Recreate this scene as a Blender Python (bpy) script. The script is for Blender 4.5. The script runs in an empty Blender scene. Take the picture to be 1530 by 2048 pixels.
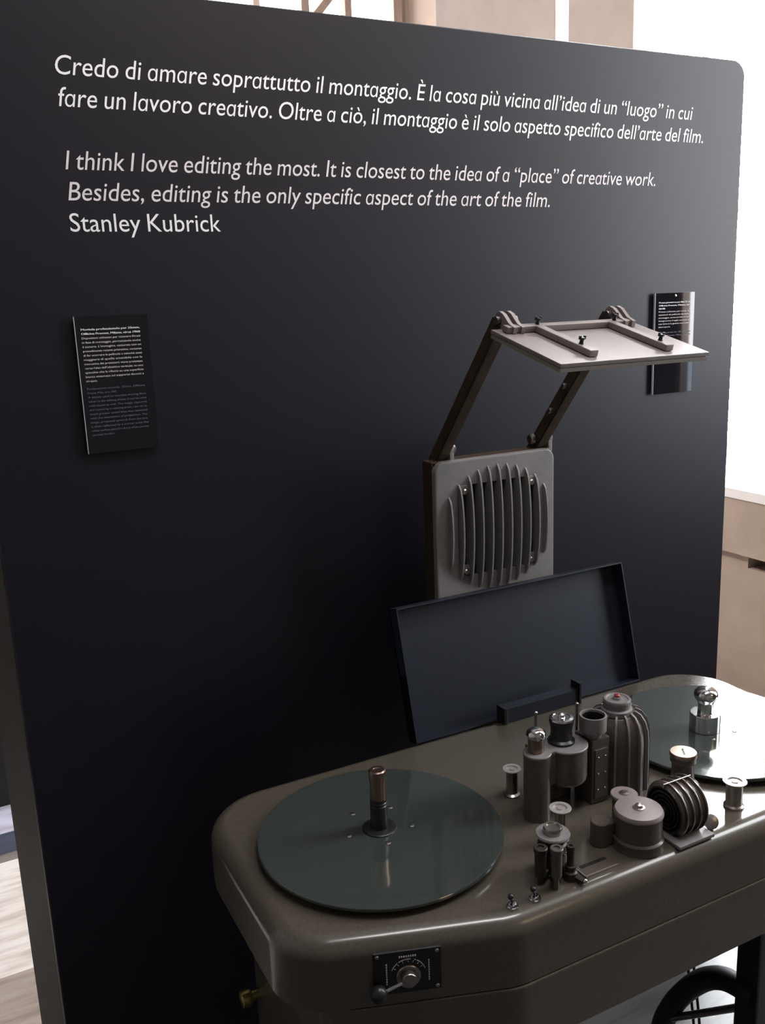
import bpy, bmesh, math
from mathutils import Vector, Matrix

SC = bpy.context.scene
COL = SC.collection
PI = math.pi

# ------------------------------------------------------------------ camera
PITCH, ROLL, YAW, FPX = 2.26436219e-01, -3.90731410e-02, 4.70700286e-01, 1.82277862e+03
EYE = Vector((0, 0, 1.62))
cy, sy = math.cos(YAW), math.sin(YAW)
cp, sp = math.cos(PITCH), math.sin(PITCH)
cr, sr = math.cos(ROLL), math.sin(ROLL)
fwd = Vector((sy, cy, 0)); right = Vector((cy, -sy, 0)); up = Vector((0, 0, 1))
f_ = fwd * cp - up * sp
u_ = up * cp + fwd * sp
r2 = right * cr + u_ * sr
u2 = u_ * cr - right * sr
cam = bpy.data.cameras.new('camera')
cam.sensor_fit = 'VERTICAL'; cam.sensor_height = 36; cam.lens = FPX * 36 / 2048
cam.clip_start = .02
camo = bpy.data.objects.new('camera', cam); COL.objects.link(camo)
m = Matrix((r2, u2, -f_)).transposed().to_4x4(); m.translation = EYE
camo.matrix_world = m
SC.camera = camo

# ------------------------------------------------------------------ exposure, world, lamps
SC.view_settings.view_transform = 'Standard'; SC.view_settings.look = 'None'
SC.view_settings.exposure = 0; SC.view_settings.gamma = 1; SC.view_settings.use_curve_mapping = False
W = bpy.data.worlds.new('world'); SC.world = W; W.use_nodes = True
W.node_tree.nodes['Background'].inputs[0].default_value = (.55, .55, .7, 1)
W.node_tree.nodes['Background'].inputs[1].default_value = .02
SKY_SIDE = 75.0          # open sky behind the tall window beside the panel
SKY_FRONT = 15.0         # sky behind the window further to the front
SKY_FRONT_LOW = 4.0      # the dimmer, bluish view behind its lowest panes
SKY_BACK = 5.0           # sky behind the back window, dimmed to keep the piers from burning out
CEILING_LAMP = 28.0
WARM_FILL = 8.0
BACK_FILL = 60.0

def lamp(name, loc, target, sx, sy, power, color):
    l = bpy.data.lights.new(name, 'AREA'); l.shape = 'RECTANGLE'; l.size = sx; l.size_y = sy
    l.energy = power; l.color = color
    o = bpy.data.objects.new(name, l); COL.objects.link(o); o.location = loc
    o.rotation_euler = (Vector(target) - Vector(loc)).to_track_quat('-Z', 'Y').to_euler()
    return o
lamp('ceiling_lamp', (1.08, .75, 3.3), (.95, 1.45, 1.8), 1.3, .3, CEILING_LAMP, (1, .93, .96))
lamp('back_fill_lamp', (-.6, 3.3, 4.3), (2.9, 3.8, 2.4), 1.2, .6, BACK_FILL, (1, .92, .86)).data.spread = math.radians(75)  # unseen fill added to brighten the pier faces evenly from the left
lamp('warm_fill_lamp', (2.5, -2.2, 3.4), (.8, 1.0, .7), .8, 1.0, WARM_FILL, (1, .72, .45))  # unseen warm fill added for the table front; no doorway stands here

# ------------------------------------------------------------------ materials
def mat(name, col, rough=.5, metal=0., coat=0., noise=0., nscale=40., emit=0., spec=.5, bump=0., col2=None, trans=0., ior=1.5):
    m = bpy.data.materials.new(name); m.use_nodes = True
    nt = m.node_tree; b = nt.nodes['Principled BSDF']
    b.inputs['Base Color'].default_value = (*col, 1); b.inputs['Roughness'].default_value = rough
    b.inputs['Metallic'].default_value = metal; b.inputs['Coat Weight'].default_value = coat
    b.inputs['Coat Roughness'].default_value = .08
    b.inputs['Specular IOR Level'].default_value = spec; b.inputs['IOR'].default_value = ior
    b.inputs['Transmission Weight'].default_value = trans
    if emit:
        b.inputs['Emission Color'].default_value = (*col, 1); b.inputs['Emission Strength'].default_value = emit
    if noise or bump or col2:
        tc = nt.nodes.new('ShaderNodeTexCoord'); n = nt.nodes.new('ShaderNodeTexNoise')
        n.inputs['Scale'].default_value = nscale; n.inputs['Detail'].default_value = 5
        nt.links.new(tc.outputs['Object'], n.inputs['Vector'])
        if noise or col2:
            r = nt.nodes.new('ShaderNodeValToRGB')
            c2 = col2 or tuple(c * (1 - noise) for c in col)
            r.color_ramp.elements[0].position = .35; r.color_ramp.elements[1].position = .65
            r.color_ramp.elements[0].color = (*c2, 1); r.color_ramp.elements[1].color = (*col, 1)
            nt.links.new(n.outputs['Fac'], r.inputs['Fac']); nt.links.new(r.outputs['Color'], b.inputs['Base Color'])
        if bump:
            bp = nt.nodes.new('ShaderNodeBump'); bp.inputs['Strength'].default_value = bump; bp.inputs['Distance'].default_value = .001
            nt.links.new(n.outputs['Fac'], bp.inputs['Height']); nt.links.new(bp.outputs['Normal'], b.inputs['Normal'])
    return m
M = dict(
    panel=mat('panel_black', (.0088, .0074, .0128), .45, spec=.4, noise=.15, nscale=30),
    panel_edge=mat('panel_edge_brown', (.05, .042, .036), .6, noise=.2, nscale=20),
    ink=mat('lettering_white', (.9, .9, .9), .6), ink2=mat('lettering_grey', (.76, .70, .72), .6),
    ink3=mat('lettering_dim', (.16, .15, .19), .6),
    acrylic=mat('acrylic_black', (.007, .0065, .009), .03, spec=.55),
    acrylic_edge=mat('acrylic_edge', (.5, .5, .52), .25),
    paint=mat('hammered_paint', (.084, .073, .055), .24, coat=.3, noise=.14, nscale=220),
    paint_dark=mat('housing_paint', (.19, .177, .172), .45, noise=.12, nscale=160, bump=.1),
    paint_mid=mat('device_paint', (.085, .071, .057), .38, coat=.15, noise=.2, nscale=120),
    platter=mat('platter_green', (.038, .047, .042), .09, coat=.7, noise=.08, nscale=50),
    black=mat('black_plastic', (.012, .011, .012), .35), rubber=mat('black_rubber', (.012, .013, .013), .55, noise=.3, nscale=60),
    dark=mat('dark_metal', (.05, .043, .036), .45, metal=.5, noise=.3, nscale=90),
    steel=mat('worn_steel', (.42, .38, .35), .3, metal=1., noise=.2, nscale=70),
    chrome=mat('chrome', (.72, .71, .70), .12, metal=1.),
    copper=mat('copper', (.33, .24, .19), .3, metal=1., noise=.25, nscale=60),
    bronze=mat('bronze_arm', (.085, .055, .03), .5, metal=.4, noise=.35, nscale=50),
    plate=mat('satin_aluminium', (.245, .21, .20), .5, metal=.3, noise=.06, nscale=90),
    lid=mat('lid_navy', (.009, .013, .024), .45, noise=.2, nscale=60),
    red=mat('red_enamel', (.25, .03, .025), .4),
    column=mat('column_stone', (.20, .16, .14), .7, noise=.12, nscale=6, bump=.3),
    pale=mat('pale_metal', (.46, .43, .40), .35, metal=.4, noise=.1, nscale=90),
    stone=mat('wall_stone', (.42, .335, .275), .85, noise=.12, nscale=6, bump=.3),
    plaster=mat('plaster', (.14, .13, .125), .9, noise=.08, nscale=5),
    ceil=mat('ceiling_plaster', (.12, .115, .12), .9, noise=.08, nscale=5),
    sill=mat('sill_white', (.85, .84, .82), .5, noise=.05, nscale=8),
    frame=mat('window_frame_wood', (.40, .30, .24), .6, noise=.15, nscale=20),
    sky_side=mat('daylight_pane', (.93, .96, 1.), .3, emit=SKY_SIDE), sky_front=mat('daylight_pane_front', (.93, .97, 1.), .3, emit=SKY_FRONT),
    sky_low=mat('daylight_pane_low', (.60, .74, .92), .3, emit=SKY_FRONT_LOW), sky_back=mat('daylight_pane_back', (.97, .97, 1.), .3, emit=SKY_BACK),
    leg=mat('leg_black', (.02, .015, .022), .4),
    cloth=mat('partition_black', (.01, .01, .012), .8, noise=.2, nscale=30),
    brass=mat('brass', (.38, .30, .10), .35, metal=1., noise=.2, nscale=60),
    board=mat('mdf_edge', (.26, .22, .18), .6),
)

# ------------------------------------------------------------------ mesh helpers
def BM(): return bmesh.new()

def add_box(bm, x0, x1, y0, y1, z0, z1, bev=0., seg=2, mtx=None):
    t = bmesh.new()
    r = bmesh.ops.create_cube(t, size=1)
    bmesh.ops.scale(t, vec=(x1 - x0, y1 - y0, z1 - z0), verts=t.verts)
    bmesh.ops.translate(t, vec=((x0 + x1) / 2, (y0 + y1) / 2, (z0 + z1) / 2), verts=t.verts)
    if bev: bmesh.ops.bevel(t, geom=t.edges[:], offset=bev, segments=seg, affect='EDGES', profile=.5)
    if mtx is not None: bmesh.ops.transform(t, matrix=mtx, verts=t.verts)
    merge(bm, t)

def merge(bm, t):
    me = bpy.data.meshes.new('tmp'); t.to_mesh(me); t.free(); bm.from_mesh(me); bpy.data.meshes.remove(me)

def add_lathe(bm, prof, loc=(0, 0, 0), axis=(0, 0, 1), seg=40, sx=1.):
    """prof: list of (radius, height) along axis."""
    t = bmesh.new(); rings = []
    for r, h in prof:
        if r < 1e-6: rings.append([t.verts.new((0, 0, h))])
        else: rings.append([t.verts.new((r * math.cos(2 * PI * i / seg), r * math.sin(2 * PI * i / seg), h)) for i in range(seg)])
    for a, b in zip(rings, rings[1:]):
        for i in range(seg):
            j = (i + 1) % seg
            if len(a) == 1 and len(b) == 1: continue
            if len(a) == 1: t.faces.new((a[0], b[j], b[i]))
            elif len(b) == 1: t.faces.new((a[i], a[j], b[0]))
            else: t.faces.new((a[i], a[j], b[j], b[i]))
    if len(rings[0]) > 1: t.faces.new(list(reversed(rings[0])))
    if len(rings[-1]) > 1: t.faces.new(rings[-1])
    bmesh.ops.recalc_face_normals(t, faces=t.faces)
    q = Vector((0, 0, 1)).rotation_difference(Vector(axis).normalized())
    bmesh.ops.transform(t, matrix=Matrix.Translation(loc) @ q.to_matrix().to_4x4(), verts=t.verts)
    merge(bm, t)

def cyl(r, z0, z1, c=.0012):
    c = min(c, r * .4, abs(z1 - z0) * .4)
    return [(r - c, z0), (r, z0 + c), (r, z1 - c), (r - c, z1)]

def add_cyl(bm, r, p0, p1, seg=32, c=.0012):
    p0, p1 = Vector(p0), Vector(p1); d = p1 - p0
    add_lathe(bm, cyl(r, 0, d.length, c), p0, d, seg)

def add_ball(bm, r, c, sz=1., seg=24):
    n = 12
    add_lathe(bm, [(r * math.sin(PI * i / n), -r * sz * math.cos(PI * i / n)) for i in range(n + 1)], c, (0, 0, 1), seg)

def add_tube(bm, pts, r, seg=14):
    t = bmesh.new(); pts = [Vector(p) for p in pts]; rings = []
    prev = None
    for i, p in enumerate(pts):
        d = (pts[min(i + 1, len(pts) - 1)] - pts[max(i - 1, 0)]).normalized()
        a = prev if prev is not None else (Vector((0, 0, 1)) if abs(d.z) < .9 else Vector((1, 0, 0)))
        a = (a - d * a.dot(d)).normalized(); b = d.cross(a); prev = a
        rings.append([t.verts.new(p + (a * math.cos(2 * PI * k / seg) + b * math.sin(2 * PI * k / seg)) * r) for k in range(seg)])
    for x, y in zip(rings, rings[1:]):
        for k in range(seg): t.faces.new((x[k], x[(k + 1) % seg], y[(k + 1) % seg], y[k]))
    t.faces.new(rings[0]); t.faces.new(rings[-1]); bmesh.ops.recalc_face_normals(t, faces=t.faces)
    merge(bm, t)

def bez(pts, n=8):
    """Catmull-Rom through pts."""
    P = [Vector(p) for p in pts]; P = [P[0] * 2 - P[1]] + P + [P[-1] * 2 - P[-2]]; out = []
    for i in range(1, len(P) - 2):
        for k in range(n):
            t = k / n; a, b, c, d = P[i - 1:i + 3]
            out.append(.5 * ((2 * b) + (c - a) * t + (2 * a - 5 * b + 4 * c - d) * t * t + (3 * b - a - 3 * c + d) * t ** 3))
    return out + [P[-2]]

def add_prism(bm, rings):
    """rings: lists of equal length of 3D points; closed loops skinned and capped."""
    t = bmesh.new(); V = [[t.verts.new(p) for p in r] for r in rings]; n = len(V[0])
    for a, b in zip(V, V[1:]):
        for i in range(n): t.faces.new((a[i], a[(i + 1) % n], b[(i + 1) % n], b[i]))
    t.faces.new(V[0]); t.faces.new(V[-1]); bmesh.ops.recalc_face_normals(t, faces=t.faces)
    merge(bm, t)

def fillet(poly, radii, n=8):
    out = []
    for i, p in enumerate(poly):
        p = Vector(p); a = Vector(poly[i - 1]) - p; b = Vector(poly[(i + 1) % len(poly)]) - p; r = radii[i]
        if r <= 0: out.append(p.copy()); continue
        ua, ub = a.normalized(), b.normalized(); ang = ua.angle(ub); d = r / math.tan(ang / 2)
        c = p + (ua + ub).normalized() * (r / math.sin(ang / 2)); s = p + ua * d - c; e = p + ub * d - c
        tot = math.atan2(s.x * e.y - s.y * e.x, s.dot(e))
        for k in range(n + 1):
            th = tot * k / n
            out.append(c + Vector((s.x * math.cos(th) - s.y * math.sin(th), s.x * math.sin(th) + s.y * math.cos(th))))
    return out

def inset(poly, d):
    out = []; n = len(poly)
    area = sum(poly[i - 1].x * poly[i].y - poly[i].x * poly[i - 1].y for i in range(n)); sgn = 1 if area > 0 else -1
    for i in range(n):
        a = (poly[i] - poly[i - 1]).normalized(); b = (poly[(i + 1) % n] - poly[i]).normalized()
        na = Vector((-a.y, a.x)) * sgn; nb = Vector((-b.y, b.x)) * sgn; nn = (na + nb).normalized()
        out.append(poly[i] + nn * (d / max(.4, nn.dot(na))))
    return out

ORI = {}
def thing(name, label, cat, loc, group=None, kind=None):
    o = bpy.data.objects.new(name, None); COL.objects.link(o); o.location = loc; o.empty_display_size = .05
    o['label'] = label; o['category'] = cat
    if group: o['group'] = group
    if kind: o['kind'] = kind
    ORI[o] = Vector(loc); return o

def obj(name, bm, material, parent=None, label=None, cat=None, kind=None, ang=38, group=None):
    bmesh.ops.remove_doubles(bm, verts=bm.verts, dist=1e-6)
    bm.normal_update()
    for f in bm.faces: f.smooth = True
    for e in bm.edges:
        if len(e.link_faces) == 2: e.smooth = e.calc_face_angle(0) < math.radians(ang)
    o_ = ORI[parent] if parent is not None else None
    if o_ is None:
        o_ = Vector((0, 0, 0))
        if kind != 'structure' and bm.verts:
            xs = [v.co for v in bm.verts]
            o_ = Vector((sum(v.x for v in xs) / len(xs), sum(v.y for v in xs) / len(xs), min(v.z for v in xs)))
    bmesh.ops.translate(bm, vec=-o_, verts=bm.verts)
    me = bpy.data.meshes.new(name); bm.to_mesh(me); bm.free()
    me.materials.append(material)
    o = bpy.data.objects.new(name, me); COL.objects.link(o)
    if parent is not None: o.parent = parent
    else: o.location = o_
    wn_ = o.modifiers.new('weighted_normal', 'WEIGHTED_NORMAL'); wn_.keep_sharp = True; wn_.weight = 90
    ORI[o] = o_
    if label: o['label'] = label
    if cat: o['category'] = cat
    if kind: o['kind'] = kind
    if group: o['group'] = group
    return o

def box_obj(name, b, material, parent=None, bev=0., **k):
    bm = BM(); add_box(bm, *b, bev=bev); return obj(name, bm, material, parent, **k)

# ------------------------------------------------------------------ lettering
_glyph = {}
def glyph(ch):
    if ch in _glyph: return _glyph[ch]
    c = bpy.data.curves.new('g', 'FONT'); c.body = ch; c.size = 1; c.resolution_u = 4
    o = bpy.data.objects.new('g', c); COL.objects.link(o)
    def dim(s):
        c.body = s; bpy.context.view_layer.update(); return o.dimensions.x
    adv = dim('n' + ch + 'n') - dim('nn')
    c.body = ch; bpy.context.view_layer.update()
    me = o.to_mesh(); vs = [v.co.copy() for v in me.vertices]; fs = [tuple(p.vertices) for p in me.polygons]; o.to_mesh_clear()
    bpy.data.objects.remove(o); bpy.data.curves.remove(c)
    _glyph[ch] = (vs, fs, adv); return _glyph[ch]

def layout(s, shear, single_a):
    x = 0; out = []
    for ch in s:
        k, dx = 1., 0.
        if ch == ' ': x += .22; continue
        if ch == 'a' and single_a:
            vs, fs, adv = glyph('\u0251'); k = .83; adv *= k
        else: vs, fs, adv = glyph(ch)
        out.append(([Vector((v.x * k + x + v.y * k * shear, v.y * k)) for v in vs], fs)); x += adv
    return out

def add_text(bm, s, x0, x1, z, size, y, shear=.2, single_a=True, depth=.0006, bold=0.):
    """one line on the plane at y, fitted between x0 and x1 (x1 None: natural width)."""
    L = layout(s, shear, single_a)
    lo = min(v.x for vs, _ in L for v in vs); hi = max(v.x for vs, _ in L for v in vs)
    kx = size if x1 is None else (x1 - x0) / (hi - lo)
    for vs, fs in L:
        V = [bm.verts.new((x0 + (v.x - lo) * kx, y, z + v.y * size)) for v in vs]
        for f in fs:
            try: bm.faces.new([V[i] for i in f])
            except ValueError: pass

# ================================================================== ROOM
def wall(name, b, m): return box_obj(name, b, m, kind='structure')
XW, XP, YB = 2.8, 3.34, 5.6            # face of the right parapet, its glass, the back wall
# floor: marble in colour bands along Y, with pale, brown and dark ones behind the panel
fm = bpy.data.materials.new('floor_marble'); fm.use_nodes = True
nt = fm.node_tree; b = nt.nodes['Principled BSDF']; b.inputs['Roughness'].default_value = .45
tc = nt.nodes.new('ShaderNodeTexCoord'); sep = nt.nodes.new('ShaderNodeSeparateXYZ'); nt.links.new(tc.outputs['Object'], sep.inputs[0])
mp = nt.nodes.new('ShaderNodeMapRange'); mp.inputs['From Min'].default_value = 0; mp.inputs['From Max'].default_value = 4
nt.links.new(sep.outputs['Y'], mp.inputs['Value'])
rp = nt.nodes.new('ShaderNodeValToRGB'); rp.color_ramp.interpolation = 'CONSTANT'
stops = [(0, (.06, .06, .062)), (1.15 / 4, (.10, .104, .108)), (1.75 / 4, (.27, .22, .19)), (2.215 / 4, (.56, .51, .46)), (2.735 / 4, (.15, .125, .11)), (2.79 / 4, (.045, .05, .07)), (2.915 / 4, (.42, .41, .48)), (3.12 / 4, (.4, .38, .37))]  # first two bands darkened in colour for the shade under and before the table
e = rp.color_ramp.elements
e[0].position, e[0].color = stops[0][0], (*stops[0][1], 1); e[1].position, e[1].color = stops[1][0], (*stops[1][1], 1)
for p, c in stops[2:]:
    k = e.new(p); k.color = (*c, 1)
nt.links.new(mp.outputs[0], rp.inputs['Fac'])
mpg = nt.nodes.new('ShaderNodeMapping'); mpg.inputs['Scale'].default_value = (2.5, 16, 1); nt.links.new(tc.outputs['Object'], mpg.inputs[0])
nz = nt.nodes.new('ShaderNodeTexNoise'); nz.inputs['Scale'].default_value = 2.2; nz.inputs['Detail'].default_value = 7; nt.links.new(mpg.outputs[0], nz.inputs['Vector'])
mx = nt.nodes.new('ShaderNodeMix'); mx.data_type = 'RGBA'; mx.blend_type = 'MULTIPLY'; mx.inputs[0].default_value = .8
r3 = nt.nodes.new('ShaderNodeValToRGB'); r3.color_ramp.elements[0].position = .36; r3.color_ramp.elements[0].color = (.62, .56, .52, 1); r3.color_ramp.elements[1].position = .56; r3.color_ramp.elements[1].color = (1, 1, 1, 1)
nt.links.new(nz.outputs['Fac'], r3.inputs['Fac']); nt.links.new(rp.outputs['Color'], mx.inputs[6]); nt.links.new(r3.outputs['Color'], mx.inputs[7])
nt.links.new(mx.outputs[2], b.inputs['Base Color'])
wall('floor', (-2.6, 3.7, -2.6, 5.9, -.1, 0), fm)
wall('ceiling', (-2.6, 3.7, -2.6, 5.9, 4.7, 4.8), M['ceil'])
wall('wall_left', (-2.7, -2.6, -2.6, 5.9, 0, 4.7), M['plaster'])
wall('wall_front', (-2.6, 3.7, -2.7, -2.6, 0, 4.7), M['plaster'])

# right wall: parapet with deep sill, piers between the windows
wn = [(2.60, 4.31), (.015, .94)]
bm = BM()
add_box(bm, XW, 3.7, -2.6, 5.6, .60, .82)                      # projecting ledge under the sill
add_box(bm, XW + .03, 3.7, -2.6, 2.412, 0, .545); add_box(bm, XW + .03, 3.7, 2.412, 5.6, 0, .60)
add_box(bm, XW + .16, 3.7, -2.6, 2.412, .545, .60)             # dark recess for the heating pipes
for a, b_ in ((.94, 2.60), (4.31, 5.6)): add_box(bm, XP - .16, 3.7, a, b_, .862, 4.7)
for a, b_ in wn: add_box(bm, XP - .16, 3.7, a, b_, 4.45, 4.7)
obj('wall_right', bm, M['stone'], kind='structure')
wall('wall_right', (XP - .16, 3.7, -2.6, .015, .862, 4.7), M['plaster'])
box_obj('trim_1', (XW - .006, XP + .02, -2.6, 5.6, .82, .86), M['sill'], kind='structure', bev=.004)

def window_x(name, y0, y1, z0, z1, mull, trans, split, XP=XP, t=.022):
    o = bpy.data.objects.new(name, None); COL.objects.link(o); o['kind'] = 'structure'; o.location = (XP, (y0 + y1) / 2, z0); ORI[o] = Vector(o.location)
    bm = BM()
    for y in [y0 + t + .008, y1 - .03] + mull: add_box(bm, XP - .04, XP + .01, y - t, y + t, z0, z1, bev=.004)
    for z in [z0 + .035, z1 - .03] + trans: add_box(bm, XP - .036, XP + .01, y0, y1, z - (.03 if z < 1 or z > 4 else .013), z + (.03 if z < 1 or z > 4 else .013), bev=.004)
    obj('window_frame', bm, M['sill'] if name == 'window_1' else M['frame'], o)  # white frame on the first window stands in for glare washing over it
    box_obj('window_pane', (XP + .012, XP + .016, y0, y1, split, z1), M['sky_side' if name == 'window_1' else 'sky_front'], o)
    box_obj('window_pane', (XP + .012, XP + .016, y0, y1, z0, split), M['sky_side' if name == 'window_1' else 'sky_low'], o)
    return o
window_x('window_1', 2.60, 4.31, .862, 4.45, [3.19, 3.9], [1.95, 3.1], 1.02)
window_x('window_2', .015, .94, .862, 4.45, [.45], [], 1.36, XP=3.195, t=.016)

# back wall with a wide timber-framed window high above the panel
WX0, WX1, WZ0, WZ1 = .9, 3.12, 2.3, 4.55
bm = BM()
add_box(bm, -2.6, WX0, YB, YB + .2, 0, 4.7); add_box(bm, WX1, 3.7, YB, YB + .2, 0, 4.7)
add_box(bm, WX0, WX1, YB, YB + .2, 0, WZ0); add_box(bm, WX0, WX1, YB, YB + .2, WZ1, 4.7)
obj('wall_back', bm, M['stone'], kind='structure')
o = bpy.data.objects.new('window_3', None); COL.objects.link(o); o['kind'] = 'structure'; o.location = (2, YB, WZ0); ORI[o] = Vector(o.location)
bm = BM()
for x, t in ((WX0 + .03, .03), (1.5, .02), (2.135, .02), (2.449, .025), (2.739, .022), (WX1 - .03, .03)): add_box(bm, x - t, x + t, YB - .02, YB + .05, WZ0, WZ1)
for z in (WZ0 + .03, 2.9, WZ1 - .03): add_box(bm, WX0, WX1, YB - .015, YB + .05, z - .03, z + .03)
mt = Matrix.Translation((2.60, YB + .01, 3.43)) @ Matrix.Rotation(math.radians(-48), 4, 'Y')
add_box(bm, -.28, .28, -.02, .02, -.022, .022, mtx=mt)
obj('window_frame', bm, M['frame'], o)
box_obj('window_pane', (WX0, WX1, YB + .06, YB + .065, WZ0, WZ1), M['sky_back'], o)

# stone piers of the window wall: a broad one against the wall and a slim one standing in the window
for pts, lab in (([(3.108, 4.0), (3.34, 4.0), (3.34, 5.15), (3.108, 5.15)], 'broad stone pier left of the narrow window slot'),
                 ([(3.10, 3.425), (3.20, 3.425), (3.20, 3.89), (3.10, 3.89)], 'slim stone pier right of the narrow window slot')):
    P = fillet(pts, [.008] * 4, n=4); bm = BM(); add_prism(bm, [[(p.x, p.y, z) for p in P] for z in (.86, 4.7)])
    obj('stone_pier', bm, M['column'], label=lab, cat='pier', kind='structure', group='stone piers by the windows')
# black partition behind, at the left
box_obj('black_partition', (-1.6, .9, 3.10, 3.16, 0, 2.3), M['cloth'], label='black partition standing on the floor behind the exhibit panel, far left', cat='partition', bev=.003)

# ================================================================== EXHIBIT PANEL
PY = 1.6
pan = thing('exhibit_panel', 'large black exhibition panel with white film quotation lettering behind the editing table', 'panel', (.94, PY + .1, 0))
poly = fillet([(.0985, 0), (1.782, 0), (1.782, 2.119), (.0985, 2.119)], [0, 0, .035, .01])
bm = BM(); add_prism(bm, [[(p.x, PY + d, p.y) for p in q] for q, d in ((inset(poly, .002), 0), (poly, .002), (poly, .03))])
obj('face_board', bm, M['panel'], pan)
bm = BM(); add_prism(bm, [[(p[0], y, p[1]) for p in ((.098, 0), (1.76, 0), (1.76, 2.1), (.098, 2.1))] for y in (PY + .031, PY + .032)] and
                     [[(.0985, PY + .03, 0), (1.75, PY + .03, 0), (1.75, PY + .03, 2.1), (.0985, PY + .03, 2.1)], [(.0632, PY + .15, 0), (1.75, PY + .15, 0), (1.75, PY + .15, 2.1), (.0632, PY + .15, 2.1)]])
obj('side_frame', bm, M['panel_edge'], pan, label='dark brown side return')
TY = PY - .0006
CS = .0415
bm = BM()
add_text(bm, 'Credo di amare soprattutto il montaggio. \u00c8 la cosa pi\u00f9 vicina all\u2019idea di un \u201cluogo\u201d in cui', .2709, 1.6246, 1.987, CS, TY)
add_text(bm, 'fare un lavoro creativo. Oltre a ci\u00f2, il montaggio \u00e8 il solo aspetto specifico dell\u2019arte del film.', .2703, 1.6577, 1.9400, CS, TY)
obj('quote_lettering', bm, M['ink'], pan, label='white Italian quotation lettering')
bm = BM()
add_text(bm, 'I think I love editing the most. It is closest to the idea of a \u201cplace\u201d of creative work.', .2697, 1.5197, 1.8458, CS, TY)
add_text(bm, 'Besides, editing is the only specific aspect of the art of the film.', .2689, 1.2309, 1.7985, CS, TY)
obj('quote_lettering', bm, M['ink2'], pan, label='greyer English quotation lettering')
bm = BM(); add_text(bm, 'Stanley Kubrick', .2670, .5196, 1.7502, CS, TY, shear=0, single_a=False)
obj('author_lettering', bm, M['ink'], pan, label='white upright lettering of the author name')

# ------------------------------------------------------------------ acrylic caption plates
CAP_IT = ['Moviola professionale per 35mm,', 'Officine Prevost, Milano, circa 1960', 'Dispositivo utilizzato per visionare filmati', 'in fase di montaggio, permettendo anche',
          'il sonoro. L\u2019immagine, catturata con un', 'procedimento rotante prismatico, consente', 'di far scorrere la pellicola a velocit\u00e0 assai', 'maggiore di quella ottenibile con la',
          'meccanica dei proiettori; viene proiettata', 'verso l\u2019alto dall\u2019obiettivo verticale, su uno', 'specchio che la riflette su una superficie', 'bianca sistemata sul supporto davanti a', 'chi opera.']
CAP_EN = ['Professional moviola, 35mm, Officine', 'Prevost, Milan, circa 1960', 'A device used to visualize moving films', 'when in the editing phase; it can be used',
          'with sound as well. The image, captured', 'and moved by a rotating prism, can run at', 'much greater speed than that obtained',
          'with the mechanics of projectors. The', 'image, projected upwards from the lens,', 'is then reflected by a mirror onto the', 'white surface placed in front of the person', 'operating the editor.']
CAP_R = ['Pressa giuntatrice per film 35 mm', 'Officine Prevost, Milano, circa', '1960-1970', 'Pressa utilizzata per unire due', 'spezzoni di pellicola durante il', 'montaggio, senza perdita di alcun', 'fotogramma; il taglio avviene con', 'una lama e la giunta con nastro', 'adesivo trasparente.']
CAP_R2 = ['Splicing press for 35 mm film', 'Officine Prevost, Milan, 1960-70']
def caption(name, x0, lab, bold, body, dim, zt, lead, xa, xb, strip):
    y1, y0 = PY - .004, PY - .009; z0, z1 = 1.387, 1.6155; x1 = x0 + .12
    t = thing(name, lab, 'sign', ((x0 + x1) / 2, y0, z0), 'acrylic caption plates on the black panel')
    box_obj('plate', (x0, x1, y0, y1, z0, z1), M['acrylic'], t, bev=.0004)
    box_obj('polished_edge', (x0 - .0012, x0, y0, y1, z0, z1), M['acrylic_edge'], t, label='pale polished edge')
    if strip:
        bm = BM(); add_cyl(bm, .003, ((x0 + x1) / 2, y0 - .002, z1 - .007), ((x0 + x1) / 2, PY, z1 - .007)); obj('fixing_screw', bm, M['steel'], t)
    box_obj('backing_pad', (x0 + .02, x1 - .02, y1, PY, z0 + .03, z1 - .03), M['black'], t)
    z = zt; sz = lead * .66
    def block(lines, m, lb, just=True, bold=False):
        nonlocal z
        bm = BM()
        for s in lines:
            full = just and len(s) > max(map(len, lines)) * .72
            for dx in ((0, .00035) if bold else (0,)):
                add_text(bm, s, xa + dx, (xb + dx) if full else None, z, sz, y0 - .0005 - dx * .1, shear=0, single_a=False)
            z -= lead
        obj('caption_lettering', bm, m, t, label=lb)
    block(bold, M['ink'], 'bold white caption lines', bold=True)
    block(body, M['ink'] if name == 'x' else M['ink2'], 'grey caption lines')
    z -= lead * .85
    block(dim, M['ink3'], 'dim caption lines')
    return t
caption('caption_plate', .2555, 'narrow black acrylic caption plate on the left of the black panel, under the author name', CAP_IT[:2], CAP_IT[2:], CAP_EN, 1.5925, .00705, .2640, .3606, False)
caption('caption_plate', 1.5225, 'narrow black acrylic caption plate partly hidden behind the raised mirror plate', CAP_R[:3], CAP_R[3:], CAP_R2, 1.5925, .0068, 1.5325, 1.632, True)

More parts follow.
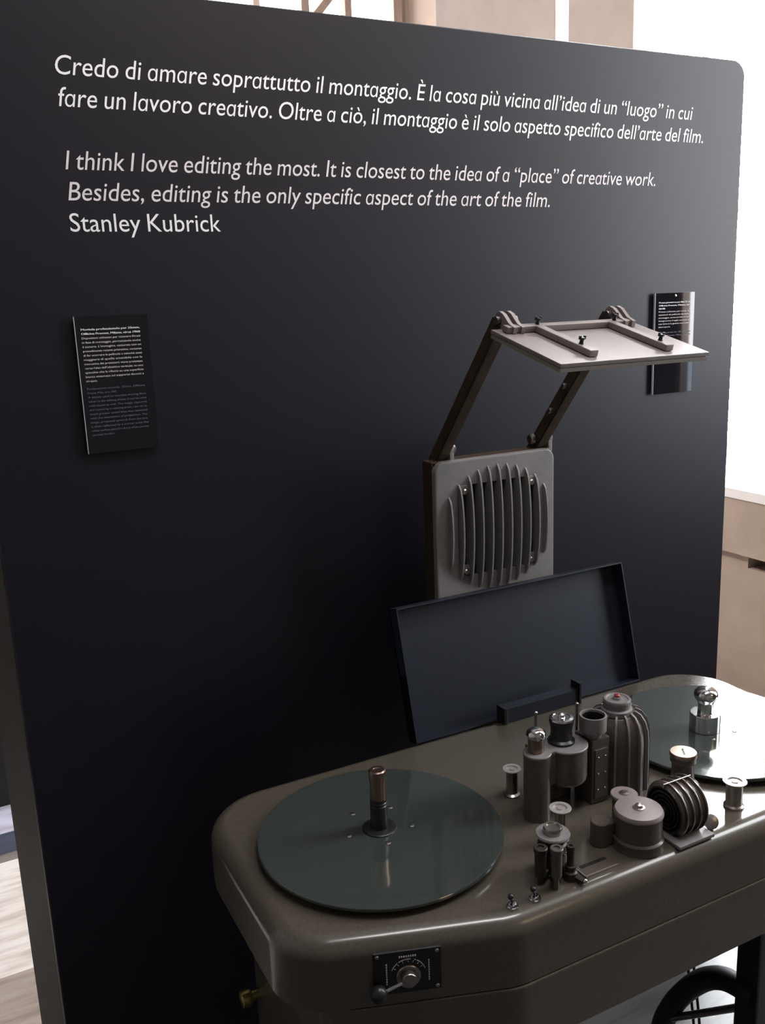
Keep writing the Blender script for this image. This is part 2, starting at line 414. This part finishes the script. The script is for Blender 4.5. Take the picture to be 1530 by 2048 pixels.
# ================================================================== EDITING TABLE
TZ = .82
tab = thing('film_editing_table', 'grey-green hammered metal film editing table with rollers, sprockets and lamp housing on top', 'editing table', (.89, 1.1, 0))
out = fillet([(.324, .9615), (.615, .858), (1.155, .858), (1.446, .9615), (1.446, 1.372), (.324, 1.372)], [.085, .10, .10, .085, .12, .11], n=12)
def ring(d, z): return [(p.x, p.y, z) for p in inset(out, d)]
R_ = .026
bm = BM(); add_prism(bm, [ring(.001, .7208)] + [ring(0, .7220)] + [ring(R_ * (1 - math.cos(t)), TZ - R_ + R_ * math.sin(t)) for t in [i * PI / 2 / 8 for i in range(9)]])
obj('top_shell', bm, M['paint'], tab, ang=50)
low = fillet([(.375, .942), (.615, .8550), (1.155, .8550), (1.395, .942), (1.395, 1.35), (.375, 1.35)], [.06, .09, .09, .06, .08, .08], n=10)
bm = BM(); add_prism(bm, [[(p.x, p.y, z) for p in inset(low, d)] for d, z in ((.001, .62), (0, .621), (0, .7178), (.0012, .7198), (.005, .7200))]); add_prism(bm, [[(p.x, p.y, z) for p in inset(low, .005)] for z in (.7195, .7225)])
obj('lower_body', bm, M['paint'], tab)
bm = BM(); add_box(bm, .392, .66, .955, 1.335, 0, .622, bev=.012); ped = obj('pedestal', bm, M['paint'], tab)
for x, y in ((1.18, .958), (1.335, 1.06)):
    bm = BM(); add_box(bm, x - .004, x + .052, y - .025, y + .025, 0, .622, bev=.006); obj('leg', bm, M['leg'], tab, label='black square leg')
bm = BM(); add_lathe(bm, [(.009, 0), (.009, .012), (.014, .014), (.0155, .02), (.014, .03), (.006, .032)], (.392, 1.315, .465), (-1, 0, 0), 24); obj('side_knob', bm, M['brass'], tab, label='small brass knob on the left side')
bm = BM(); add_tube(bm, bez([(1.185, .95, .39), (1.18, .976, .394), (1.18, 1.018, .380), (1.18, 1.059, .345), (1.18, 1.101, .288), (1.18, 1.135, .225), (1.18, 1.16, .15), (1.18, 1.175, .0)]), .021); obj('curved_brace', bm, M['rubber'], tab, label='black curved tube arching from the right leg to the floor')
bm = BM(); add_cyl(bm, .007, (1.185, .97, .352), (1.172, 1.16, .18)); obj('foot_rail', bm, M['steel'], tab, label='pale metal bar under the arch')
for dx in (0, .016):
    bm = BM(); add_tube(bm, bez([(1.30 + dx, 1.24, .62), (1.29 + dx, 1.22, .42), (1.28 + dx, 1.19, .25), (1.285 + dx, 1.17, .1), (1.31 + dx, 1.2, .01)]), .003); obj('power_cable', bm, M['rubber'], tab)

# control plate on the angled front
A_ = Vector((.402, .929, 0)); Uv = Vector((.9497, -.3132, 0)); Nv = Vector((-.3132, -.9497, 0))
# actual face of the angled front
ch = [Vector((.324, .9615, 0)), Vector((.615, .858, 0))]; Ud = (ch[1] - ch[0]).normalized(); Nd = Vector((Ud.y, -Ud.x, 0))
off = (ch[0] - A_).dot(Nd)
def CF(s, z, d=0.):
    p = A_ + Uv * s; p = p + Nd * ((ch[0] - p).dot(Nd) + d); p.z = z; return p
fm4 = Matrix((Ud, -Nd, Vector((0, 0, 1)))).transposed().to_4x4()
def face_m(s, z, d=0.):
    q = fm4.copy(); q.translation = CF(s, z, d); return q
bm = BM(); add_box(bm, -.0448, .0448, -.0022, .003, -.0315, .0315, bev=.001, mtx=face_m(.0733, .7695)); cpl = obj('control_plate', bm, M['black'], tab, label='black control plate with a speed lever')
for sx in (-.0395, .0395):
    for sz in (-.0265, .0265):
        p = CF(.0733, .7695) + Ud * sx + Vector((0, 0, sz)); bm = BM(); add_cyl(bm, .0028, p, p + Nd * .0036, 12); obj('screw', bm, M['steel'], cpl)
bm = BM()   # engraved scale: arc strokes, ticks and two vertical lines of marks
for a0, a1 in ((20, 60), (66, 72), (84, 125), (131, 160)):
    for a in range(a0, a1, 6):
        q = face_m(.0741, .7655, .0026) @ Matrix.Rotation(math.radians(-(a - 90)), 4, 'Y')
        add_box(bm, -.0012, .0012, -.0003, .0003, .0228, .0235, mtx=q)
for a in range(-60, 61, 20):
    add_box(bm, -.0003, .0003, -.0003, .0003, .0188, .0215, mtx=face_m(.0741, .7655, .0026) @ Matrix.Rotation(math.radians(a), 4, 'Y'))
for sx in (-.0285, .0275):
    for k in range(9): add_box(bm, sx - .0008, sx + .0008, -.0003, .0003, -.016 + k * .0036, -.0138 + k * .0036, mtx=face_m(.0741, .7695, .0026))
for k in range(8): add_box(bm, -.012 + k * .003, -.0102 + k * .003, -.0003, .0003, .0262, .0285, mtx=face_m(.0741, .7655, .0026))
obj('dial_marking', bm, M['ink2'], cpl)
c0 = CF(.0741, .7635)
bm = BM(); add_lathe(bm, [(.0165, 0), (.0165, .004), (.0155, .005), (.013, .005), (.013, .0035), (.0, .0035)], c0, Nd, 40); obj('dial_ring', bm, M['steel'], cpl)
bm = BM(); add_lathe(bm, [(.0108, .002), (.0108, .0115), (.0098, .0132), (.004, .0136), (0, .0136)], c0, Nd, 32); kn = obj('lever_knob', bm, M['steel'], cpl)
lb = CF(.0335, .7500, .013); ls = c0 + Nd * .0095
bm = BM(); add_cyl(bm, .0025, ls, lb, 16); obj('lever_rod', bm, M['chrome'], cpl)
bm = BM(); add_ball(bm, .0115, lb); obj('lever_ball', bm, M['black'], cpl, label='black ball grip')

# toggle switches
for (x, y) in ((.625, .888), (.6605, .886)):
    bm = BM(); add_lathe(bm, [(.009, 0), (.009, .0025), (.0075, .003), (.0065, .006), (.004, .007)], (x, y, TZ), seg=6); p = obj('toggle_switch', bm, M['chrome'], tab)
    bm = BM(); add_cyl(bm, .0016, (x, y, TZ + .005), (x - .0015, y + .001, TZ + .014), 12); add_ball(bm, .0042, (x - .002, y + .0015, TZ + .0155)); obj('lever', bm, M['black'], p, label='black lever tip')

# guide rollers
def guide_roller(x, y, r, h, rc, flare=False):
    bm = BM(); add_lathe(bm, [(r * .85, 0), (r * .85, .003), (rc, .0055), (rc, h * .5), (rc, h - .006), (rc + .001, h - .004), (rc, h - .003)], (x, y, TZ)); p = obj('guide_roller', bm, M['steel'], tab, label='worn steel guide roller')
    bm = BM(); add_lathe(bm, [(rc, h - .0045), (r * .96, h - .002), (r, h - .0008), (r * .97, h), (r * .62, h), (r * .6, h - .0022), (r * .3, h - .0022), (r * .28, h - .0005), (0, h - .0004)], (x, y, TZ)); obj('flange', bm, M['pale'], p)
guide_roller(.790, 1.122, .0155, .0484, .0095)
guide_roller(.777, .980, .0168, .0544, .008)
guide_roller(1.069, .914, .0185, .0446, .013)

# sprocket group with three press rollers
cx, cy_ = .7213, .9262
bm = BM(); add_lathe(bm, [(.022, 0), (.022, .004), (.018, .006), (.018, .03), (.0205, .032), (.0205, .046), (.018, .048), (.018, .056)], (cx, cy_, TZ)); spk = obj('sprocket', bm, M['dark'], tab, label='dark toothed film sprocket with press rollers')
bm = BM()
for k in range(24):
    a = k * PI / 12
    for h in (.034, .044): add_box(bm, .0195, .0222, -.0008, .0008, h - .0008, h + .0008, mtx=Matrix.Translation((cx, cy_, TZ)) @ Matrix.Rotation(a, 4, 'Z'))
obj('sprocket_tooth', bm, M['steel'], spk)
bm = BM(); add_lathe(bm, [(.018, .0555), (.0238, .0562), (.0246, .0585), (.0236, .0607), (.014, .0607)], (cx, cy_, TZ)); obj('flange', bm, M['paint_dark'], spk)
bm = BM(); add_lathe(bm, [(.0138, .060), (.0138, .068), (.0125, .0702), (.0095, .0702), (.009, .0685), (0, .0685)], (cx, cy_, TZ), seg=12); obj('cap_nut', bm, M['steel'], spk)
for (x, y, r, z0, z1, m_) in ((.700, .8898, .0092, .019, .0637, 'paint_mid'), (.6892, .9117, .0098, .01, .0558, 'dark'), (.7307, .8977, .0062, .012, .0521, 'dark')):
    bm = BM(); add_lathe(bm, [(.0038, 0), (.0038, z0), (r * .8, z0 + .001), (r * .86, z1 - .008), (r, z1 - .006), (r, z1 - .0008), (r * .9, z1), (r * .5, z1), (r * .48, z1 - .002), (0, z1 - .002)], (x, y, TZ), seg=28)
    p = obj('press_roller', bm, M[m_], tab)
    bm = BM(); add_tube(bm, [(x, y, TZ + .012), ((x + cx) / 2, (y + cy_) / 2, TZ + .010), (cx, cy_, TZ + .012)], .006, 10); obj('roller_arm', bm, M['dark'], p)
bm = BM(); add_lathe(bm, [(.010, 0), (.010, .012), (.0075, .014), (.0075, .018), (.0085, .0185), (.0085, .022), (.0062, .0225)], (.7307, .8977, TZ), seg=28); add_box(bm, -.004, .004, -.022, .002, .002, .008, bev=.0015, mtx=Matrix.Translation((.7325, .8977, TZ)) @ Matrix.Rotation(.2, 4, 'Z')); p = obj('release_lever', bm, M['dark'], tab)
bm = BM(); add_ball(bm, .0035, (.737, .874, TZ + .008)); obj('lever_tip', bm, M['chrome'], p)

# counter slot
bm = BM(); add_box(bm, .7495, .808, .8865, .9135, TZ - .001, TZ + .0018, bev=.0006); ct = obj('counter_plate', bm, M['plate'] if 0 else M['paint_mid'], tab, label='small rectangular counter plate with a dark slot')
bm = BM(); add_box(bm, .7565, .803, .9055, .9115, TZ + .0012, TZ + .0022); obj('slot', bm, M['black'], ct)
bm = BM()
add_box(bm, .7495, .808, .8862, .8878, TZ, TZ + .003); add_box(bm, .7492, .7508, .8865, .9135, TZ, TZ + .0026)
obj('plate_border', bm, M['plate'], ct)

# big round drum with ear
dx, dy = .8685, .9125
bm = BM(); add_lathe(bm, [(.0375, 0), (.0375, .004), (.0368, .0055), (.0368, .009), (.0375, .0105), (.0375, .015), (.0362, .0165), (.0345, .018), (.0345, .052)], (dx, dy, TZ), seg=56); dr = obj('flywheel_drum', bm, M['paint_mid'], tab, label='round drum with a pale domed cap and ear')
ex, ey = .8790, .9555
bm = BM(); add_lathe(bm, [(.0345, .0515), (.036, .0525), (.0362, .0555), (.034, .0595), (.02, .0603), (0, .0603)], (dx, dy, TZ), seg=56)
add_lathe(bm, [(.019, .054), (.0205, .055), (.0205, .0585), (.0195, .0596), (0, .0596)], (ex, ey, TZ), seg=40)
obj('drum_cap', bm, M['plate'], dr)
bm = BM(); add_lathe(bm, [(.009, .0595), (.009, .0612), (.006, .0618), (.0055, .0625), (.005, .0655), (.0025, .067), (0, .067)], (dx, dy, TZ), seg=24); obj('cap_screw', bm, M['steel'], dr)
bm = BM(); add_lathe(bm, [(.0075, .059), (.0075, .0605), (.0035, .061), (.003, .0628), (0, .063)], (ex, ey, TZ), seg=24); obj('cap_screw', bm, M['steel'], dr)
bm = BM(); add_cyl(bm, .0175, (ex, ey, TZ), (ex, ey, TZ + .0545), 32)
add_cyl(bm, .0149, (.8236, .9441, TZ), (.8236, .9441, TZ + .0375), 32); add_box(bm, .8236, .845, .930, .9585, TZ, TZ + .036, bev=.002)
obj('side_block', bm, M['paint_mid'], dr)

# ribbed barrel on a foot plate
by, bz, br = .914, TZ + .040, .0375
bm = BM(); add_lathe(bm, [(br * .95, 0), (br, .002), (br, .046), (br * .95, .048)], (.922, by, bz), (1, 0, 0), 48); bar = obj('ribbed_barrel', bm, M['paint_mid'], tab, label='ribbed barrel lying on a foot plate')
bm = BM()
for k in range(5): add_lathe(bm, [(.036 - k * .0065, 0), (.036 - k * .0065, .0025), (.033 - k * .0065, .0025), (.033 - k * .0065, 0)], (.922, by, bz), (-1, 0, 0), 48)
add_lathe(bm, [(.006, 0), (.006, .005), (.004, .006), (0, .006)], (.922, by, bz), (-1, 0, 0), 24)
obj('end_rings', bm, M['dark'], bar)
for k in range(4):
    bm = BM(); x = .926 + k * .0133
    add_lathe(bm, [(br - .002, 0), (br + .0045, 0), (br + .005, .0012), (br + .0045, .0024), (br - .002, .0024)], (x, by, bz), (1, 0, 0), 56)
    bmesh.ops.delete(bm, geom=[v for v in bm.verts if v.co.z < TZ + .004], context='VERTS')
    obj('rib', bm, M['steel'], bar)
bm = BM(); add_box(bm, .917, .972, by - .001, by + .001, bz + br - .001, bz + br + .0052, bev=.0004); obj('ridge', bm, M['steel'], bar)
bm = BM(); add_box(bm, .908, .979, .868, .958, TZ, TZ + .006, bev=.0015); obj('foot_plate', bm, M['paint_dark'], bar)
bm = BM(); add_lathe(bm, [(.0115, 0), (.0115, .003), (.010, .004), (.004, .005), (0, .005)], (.9885, .886, TZ + .013), (-.35, -.75, .56), 28); add_cyl(bm, .005, (.9885, .886, TZ), (.9885, .886, TZ + .013), 16); obj('clamp_knob', bm, M['steel'], bar)

# stepped slotted knob behind the barrel
kx, ky = 1.013, .969
bm = BM(); add_lathe(bm, [(.033, 0), (.033, .016), (.026, .018), (.026, .030), (.019, .032), (.0175, .05), (.0175, .066), (.0205, .070), (.0195, .078)], (kx, ky, TZ), seg=36); p = obj('focus_knob', bm, M['paint_mid'], tab, label='stepped cylindrical knob with slotted top')
bm = BM(); add_lathe(bm, [(.019, .077), (.0215, .079), (.0215, .0825), (.020, .0854), (0, .0854)], (kx, ky, TZ), seg=36); obj('knob_cap', bm, M['copper'], p)
bm = BM(); add_box(bm, -.009, .009, -.0012, .0012, .0846, .0862, mtx=Matrix.Translation((kx, ky, TZ)) @ Matrix.Rotation(math.radians(55), 4, 'Z')); obj('slot', bm, M['chrome'], p)

# sound head: tall column and round head joined by a figure-eight top plate
hx, hy, gx, gy, hz = .787, 1.05, .843, 1.051, .108
bm = BM(); add_lathe(bm, [(.0213, 0), (.0213, hz)], (hx, hy, TZ), seg=48); add_lathe(bm, [(.028, .048), (.0325, .052), (.034, .058), (.034, hz)], (gx, gy, TZ), seg=56)
add_box(bm, hx + .005, gx, hy - .014, hy + .019, TZ + .056, TZ + hz); add_box(bm, .80, .875, 1.075, 1.10, TZ, TZ + .1, bev=.002)
sh = obj('sound_head', bm, M['paint_mid'], tab, label='twin sound head, tall column joined to a raised drum')
bm = BM(); add_lathe(bm, [(.0213, hz - .001), (.0222, hz), (.0222, hz + .0018), (.0212, hz + .003), (0, hz + .003)], (hx, hy, TZ), seg=48); add_lathe(bm, [(.034, hz - .001), (.0352, hz), (.0352, hz + .0018), (.034, hz + .003), (0, hz + .003)], (gx, gy, TZ), seg=56)
add_box(bm, hx, gx, hy - .0135, hy + .02, TZ + hz - .001, TZ + hz + .0029)
obj('top_plate', bm, M['paint_dark'], sh)
bm = BM(); add_lathe(bm, [(.0125, .11), (.0125, .134), (.0105, .136)], (hx, hy + .003, TZ), seg=32); add_ball(bm, .0004, (hx, hy, TZ + .13)); obj('stem', bm, M['copper'], sh)
bm = BM(); add_lathe(bm, [(.011, .133), (.0145, .135), (.0155, .139), (.0145, .144), (.010, .148), (.004, .1495), (0, .1497)], (hx, hy + .003, TZ), seg=32); obj('dome_knob', bm, M['chrome'], sh)
bm = BM(); add_lathe(bm, [(.0215, .111), (.0215, .115), (.0175, .118), (.0165, .132), (.0195, .146), (.0195, .150)], (.840, 1.058, TZ), seg=40); rb = obj('pressure_roller', bm, M['black'], tab, label='black waisted roller with a chrome top')
bm = BM(); add_lathe(bm, [(.0195, .1495), (.0188, .1525), (.014, .1535), (.013, .1525), (.006, .1525), (.005, .158), (.002, .160), (0, .160)], (.840, 1.058, TZ), seg=40); obj('chrome_top', bm, M['chrome'], rb)

# film gate and round eyepiece cup
bm = BM(); add_box(bm, .880, .916, 1.031, 1.075, TZ, TZ + .112, bev=.0025); add_box(bm, .885, .910, 1.0285, 1.032, TZ + .01, TZ + .095, bev=.001); ga = obj('film_gate', bm, M['paint_mid'], tab)
for k in range(6):
    bm = BM(); add_cyl(bm, .002, (.8905 + (k % 2) * .014, 1.027, TZ + .025 + .028 * (k // 2)), (.8905 + (k % 2) * .014, 1.030, TZ + .025 + .028 * (k // 2)), 12); obj('screw', bm, M['steel'], ga)
lz = .148
bm = BM(); add_lathe(bm, [(.014, lz - .036), (.015, lz - .028), (.0205, lz - .027), (.0215, lz - .0255), (.0218, lz - .001), (.0212, lz), (.0188, lz), (.0180, lz - .003), (.0175, lz - .024), (0, lz - .0245)], (.894, 1.0465, TZ), seg=44); ey_ = obj('eyepiece_cup', bm, M['paint_dark'], tab, label='round hollow eyepiece cup')
bm = BM(); add_lathe(bm, [(.0174, lz - .0240), (.0176, lz - .0035), (.0170, lz - .0035), (.0160, lz - .020), (0, lz - .021)], (.894, 1.0465, TZ), seg=44); obj('cup_lining', bm, M['black'], ey_)

# tall finned lamp house
Kx, Ky = .963, 1.066
bm = BM(); add_lathe(bm, [(.047, 0), (.047, .085), (.0455, .102), (.041, .116), (.033, .127), (.026, .132)], (Kx, Ky, TZ), seg=56); lh = obj('lamp_house', bm, M['paint_mid'], tab, label='tall finned lamp house with round cap')
for k in range(14):
    a = math.radians(-160 + k * 25)
    prof = [(.044, 0), (.0525, 0), (.0525, .086), (.051, .104), (.046, .120), (.038, .131), (.028, .1355), (.026, .131), (.038, .118), (.044, .09)]
    bm = BM(); q = Matrix.Translation((Kx, Ky, TZ)) @ Matrix.Rotation(a, 4, 'Z')
    add_prism(bm, [[q @ Vector((r, s, z)) for r, z in prof] for s in (-.0016, .0016)])
    obj('fin', bm, M['steel'] if 0 else M['paint_dark'], lh)
bm = BM(); add_lathe(bm, [(.025, .130), (.025, .138), (.021, .140), (.021, .146), (.0225, .148), (.0225, .153), (.021, .155), (.018, .155), (.0165, .1535), (.008, .1535), (.007, .157), (0, .158)], (Kx - .006, Ky - .004, TZ), seg=44); cpn = obj('lamp_cap', bm, M['paint_dark'], lh)
bm = BM(); add_lathe(bm, [(.005, .1565), (.005, .160), (.003, .162), (0, .162)], (Kx - .006, Ky - .004, TZ), seg=20); obj('red_button', bm, M['red'], lh, label='small dark red button')
# thin pins behind the head
for (x, y, h, m_) in ((.833, 1.115, .138, 'steel'), (.905, 1.10, .142, 'steel')):
    bm = BM(); add_cyl(bm, .0022, (x, y, TZ), (x, y, TZ + h), 12); add_ball(bm, .0034, (x, y, TZ + h)); obj('guide_pin', bm, M[m_], tab)

# ------------------------------------------------------------------ platters (turn on the table)
def platter(x, y, lab, holes):
    t = thing('film_platter', lab, 'turntable', (x, y, TZ), 'round film platters on the editing table')
    bm = BM(); add_lathe(bm, [(.1855, .009), (.187, .0102), (.187, .0138), (.1862, .0148), (.184, .015), (.02, .015)], (x, y, TZ), seg=128); obj('disc', bm, M['platter'], t)
    bm = BM(); add_lathe(bm, [(.172, 0), (.172, .0095)], (x, y, TZ), seg=96); obj('under_disc', bm, M['black'], t)
    for hx_, hy_ in holes:
        bm = BM(); add_lathe(bm, [(.0042, .0145), (.0042, .0156), (.003, .0162), (0, .0162)], (hx_, hy_, TZ), seg=16); obj('screw', bm, M['steel'], t)
    return t
pl = platter(.546, 1.122, 'round green-grey film platter at the left end, with the tall black and copper spindle', [(.4975, 1.1317), (.5398, 1.0852), (.5881, 1.170), (.5925, 1.1077), (.5285, 1.1839)])
c = (.5475, 1.1275, TZ)
bm = BM(); add_lathe(bm, [(.0265, .0148), (.0265, .0165), (.0245, .018), (.0142, .0185), (.0136, .022), (.0132, .055), (.0122, .056), (.0122, .0575), (.0132, .0585), (.0132, .060), (.0122, .061), (.0122, .0625), (.0132, .0635), (.0128, .066)], c, seg=40); sp_ = obj('spindle', bm, M['black'], pl, label='black spindle base')
bm = BM(); add_lathe(bm, [(.0122, .066), (.0122, .095), (.0132, .097), (.0134, .108), (.0128, .112), (.011, .1135), (.0065, .1135), (.006, .1125), (0, .1125)], c, seg=40); obj('spindle_cap', bm, M['copper'], pl, label='copper-coloured spindle cap')
pr = platter(1.226, 1.104, 'round green-grey film platter at the right end, reflecting the window, with a chrome ball spindle', [(1.2452, 1.0714), (1.19, 1.07), (1.262, 1.13)])
c = (1.2085, 1.1075, TZ)
bm = BM(); add_lathe(bm, [(.026, .0148), (.0272, .016), (.0272, .046), (.0258, .0478), (.0145, .0478), (.0135, .050), (.0135, .066), (.015, .070), (.0192, .0755), (.0215, .0815), (.0205, .0875), (.0165, .0925), (.009, .0955), (0, .0962)], c, seg=48); obj('spindle', bm, M['chrome'], pr, label='chrome ball-topped spindle')

# ================================================================== LEANING TRAY LID
lid = thing('tray_lid', 'shallow navy-black metal tray lid leaning upright at the back of the editing table', 'lid', (1.014, 1.36, TZ))
V0 = Vector((0, .063, .244)).normalized(); N0 = Vector((0, -V0.z, V0.y))
q = Matrix((Vector((1, 0, 0)), -N0, V0)).transposed().to_4x4(); q.translation = Vector((.743, 1.357, TZ + .001))
LW, LH, LD = .542, .2525, .030
bm = BM(); add_box(bm, 0, LW, LD - .003, LD, 0, LH, mtx=q); obj('back_plate', bm, M['lid'], lid)
bm = BM()
for b4 in ((0, .0025, 0, LD, 0, LH), (LW - .0025, LW, 0, LD, 0, LH), (0, LW, 0, LD, LH - .0025, LH), (0, LW, 0, LD, 0, .0025)): add_box(bm, *b4, mtx=q)
obj('rim', bm, M['lid'], lid)
bm = BM(); add_box(bm, .931, 1.106, 1.338, 1.362, TZ + .0005, TZ + .031, bev=.0015); lg = obj('ledge_box', bm, M['lid'], lid, label='small ledge at the foot of the tray')
box_obj('ledge_end', (.924, .932, 1.335, 1.362, TZ + .0005, TZ + .033), M['black'], lid, bev=.001)
box_obj('ledge_end', (1.104, 1.110, 1.334, 1.362, TZ + .0005, TZ + .044), M['black'], lid, bev=.001)

# ================================================================== GRILLE HOUSING WITH RAISED MIRROR PLATE
GY = 1.46; gx0, gx1, gz0, gz1 = .8566, 1.138, .985, 1.3207; gcx, gcz = .9985, 1.178
hs = thing('grille_housing', 'grey metal housing with a round finned grille and a mirror plate raised on two arms', 'machine housing', (gcx, 1.5, 0))
outer = fillet([(gx0, gz0), (gx1, gz0), (gx1, gz1), (gx0, gz1)], [.022] * 4, n=8)
w2 = .0925
inner = fillet([(gcx - w2, gcz - w2), (gcx + w2, gcz - w2), (gcx + w2, gcz + w2), (gcx - w2, gcz + w2)], [.03] * 4, n=8)
bm = BM(); n = len(outer)
def loop(P, y): return [bm.verts.new((p.x, y, p.y)) for p in P]
L = [loop(inner, GY + .010), loop(inner, GY), loop(inset(outer, .005), GY), loop(inset(outer, .0015), GY + .0015), loop(outer, GY + .005), loop(outer, GY + .012), loop(inner, GY + .012)]
for a, b_ in zip(L, L[1:] + L[:1]):
    for i in range(n): bm.faces.new((a[i], a[(i + 1) % n], b_[(i + 1) % n], b_[i]))
bmesh.ops.recalc_face_normals(bm, faces=bm.faces); obj('front_cover', bm, M['paint_dark'], hs, label='grey rounded front cover')
bm = BM(); add_box(bm, gx0 + .001, gx1 - .001, GY + .0125, GY + .050, gz0 + .001, gz1 - .001, bev=.003); bmesh.ops.delete(bm, geom=[f for f in bm.faces if f.calc_center_median().y < GY + .0145 and f.calc_area() > .02], context='FACES'); add_box(bm, .96, 1.04, GY + .02, GY + .06, 0, gz0 + .05, bev=.004); obj('rear_body', bm, M['bronze'], hs, label='dark brown rear body and stand')
box_obj('grille_shade_sheet', (gx0 + .01, gx1 - .01, GY + .040, GY + .044, gz0 + .03, gz1 - .01), M['black'], hs)  # black sheet standing in for the deep shade behind the fins
RF = .122
for k in range(11):
    dxk = -.1 * 1.12 + k * .0224; h = .126 * math.sqrt(1 - (dxk / .137) ** 2); x = gcx + dxk
    fr = []; N_ = 20
    for i in range(N_ + 1):
        z = -h + 2 * h * i / N_; fr.append((-.018 * math.sqrt(max(0, 1 - (z / h) ** 2)) * min(1, h / .09), z))
    prof = [(GY + a - .0005, gcz + z) for a, z in fr]
    back = GY + .010 if abs(dxk) < w2 - .004 else GY + .002
    zc = min(h, w2 - .002)
    pts = prof + [(GY + .001, gcz + h), (GY + .001, gcz + zc), (back, gcz + zc), (back, gcz - zc), (GY + .001, gcz - zc), (GY + .001, gcz - h)]
    bm = BM(); t_ = .0016
    add_prism(bm, [[(x + s, y, z) for y, z in pts] for s in (-t_, t_)])
    obj('grille_fin', bm, M['paint_dark'], hs)
for sx in (-1, 1):
    for sz in (-1, 1):
        bx, bz_ = gcx + sx * .078, gcz + sz * .08
        bm = BM(); add_box(bm, bx - .011, bx + .011, GY - .002, GY + .006, bz_ - .006, bz_ + .012, bev=.001); p = obj('grille_bracket', bm, M['paint_dark'], hs)
        bm = BM(); add_lathe(bm, [(.006, 0), (.006, .004), (.004, .006), (0, .006)], (bx, GY - .002, bz_), (0, -1, 0), 16); obj('screw', bm, M['steel'], p)

# lugs, arms and mirror plate
AT = (1.283, 1.578)
for (x, s) in ((.888, -1), (1.122, 1)):
    bm = BM(); add_box(bm, x + .012, x + .022, 1.475, 1.505, 1.31, 1.338, bev=.002); add_lathe(bm, [(.0155, 0), (.0155, .010)], (x + .012, 1.49, 1.338), (1, 0, 0), 28); p = obj('pivot_lug', bm, M['paint_dark'], hs)
    bm = BM(); add_lathe(bm, [(.011, 0), (.011, .006), (.008, .009), (0, .0095)], (x + .022 if s < 0 else x - .016, 1.49, 1.338), (1 if s < 0 else -1, 0, 0), 24); obj('pivot_bolt', bm, M['steel'], p)
    p0, p1 = Vector((x, 1.495, 1.325)), Vector((x, AT[0], AT[1])); d = (p1 - p0); ln = d.length; d.normalize()
    nrm = Vector((1, 0, 0)).cross(d)
    q = Matrix((Vector((1, 0, 0)), nrm, d)).transposed().to_4x4(); q.translation = p0
    bm = BM(); add_box(bm, -.0125, -.0085, -.013, .013, -.02, ln + .006, bev=.0015, mtx=q); add_box(bm, -.0125, .010, .009, .013, -.02, ln - .01, bev=.0012, mtx=q); arm = obj('support_arm', bm, M['bronze'], hs, label='dark bronze support arm')
    for t in (.33, .72) if s < 0 else (.30, .5):
        bm = BM(); c = q @ Vector((-.0085, 0, ln * t)); add_lathe(bm, [(.0045, 0), (.0045, .006), (.006, .0065), (.006, .011), (.004, .013), (0, .013)], c, (1 if s < 0 else -1, 0, 0), 16)
        obj('arm_bolt', bm, M['steel'], arm)
mp_ = [Vector((.857, 1.268, 1.569)), Vector((1.158, 1.268, 1.569)), Vector((1.158, 1.0855, 1.5205)), Vector((.857, 1.0855, 1.5205))]
ex_ = Vector((1, 0, 0)); ey2 = (mp_[0] - mp_[3]).normalized(); ez_ = ex_.cross(ey2)
pm = Matrix((ex_, ey2, ez_)).transposed().to_4x4(); pm.translation = mp_[3]
PW, PH = .301, (mp_[0] - mp_[3]).length
bm = BM(); add_box(bm, 0, PW, 0, PH, -.0065, 0, bev=.0008, mtx=pm); mpl = obj('mirror_plate', bm, M['plate'], hs, label='pale satin mirror plate')
bm = BM(); add_box(bm, .001, PW - .001, .001, PH - .001, -.014, -.0072, bev=.0008, mtx=pm); obj('backing_board', bm, M['board'], mpl)
bm = BM(); zb = .0115
add_box(bm, .012, .272, PH - .030, PH - .014, .0005, zb, bev=.002, mtx=pm)
for sx in (.076, .230): add_box(bm, sx - .0085, sx + .0085, .018, PH - .02, .0005, zb, bev=.0022, mtx=pm)
br_ = obj('holding_bracket', bm, M['plate'], mpl)
for (x) in (.888, 1.122):
    lx = x - .857
    bm = BM()
    for s in (-.010, .006):
        prof = [(PH - .034, .001), (PH - .034, zb), (PH - .018, .014), (PH + .002, .0245), (PH + .014, .026), (PH + .022, .018), (PH + .022, .006), (PH + .012, -.004), (PH - .002, -.002)]
        add_prism(bm, [[pm @ Vector((lx + s + w, y, z)) for y, z in prof] for w in (0, .007)])
    obj('hinge_knuckle', bm, M['plate'], mpl)
    bm = BM(); c = pm @ Vector((lx - .018, PH + .010, .012)); add_lathe(bm, [(.007, 0), (.007, .007), (.0045, .008), (.0045, .038), (.006, .0385), (.006, .042)], c, (1, 0, 0), 20); obj('hinge_pin', bm, M['steel'], mpl)
for (lx, ly) in ((.076, PH - .022), (.238, PH - .024), (.0765, .052), (.230, .042)):
    bm = BM(); add_lathe(bm, [(.0045, zb), (.0035, zb + .002), (.003, zb + .006), (.0045, zb + .008), (.0045, zb + .0105), (0, zb + .011)], (0, 0, 0), seg=16)
    for s in (-1, 1): add_box(bm, s * .0025 - .004 * (s < 0), s * .0025 + .004 * (s > 0), -.0014, .0014, zb + .007, zb + .013, bev=.0006)
    bmesh.ops.transform(bm, matrix=pm @ Matrix.Translation((lx, ly, 0)), verts=bm.verts); obj('wing_screw', bm, M['black'], mpl, label='black wing screw')
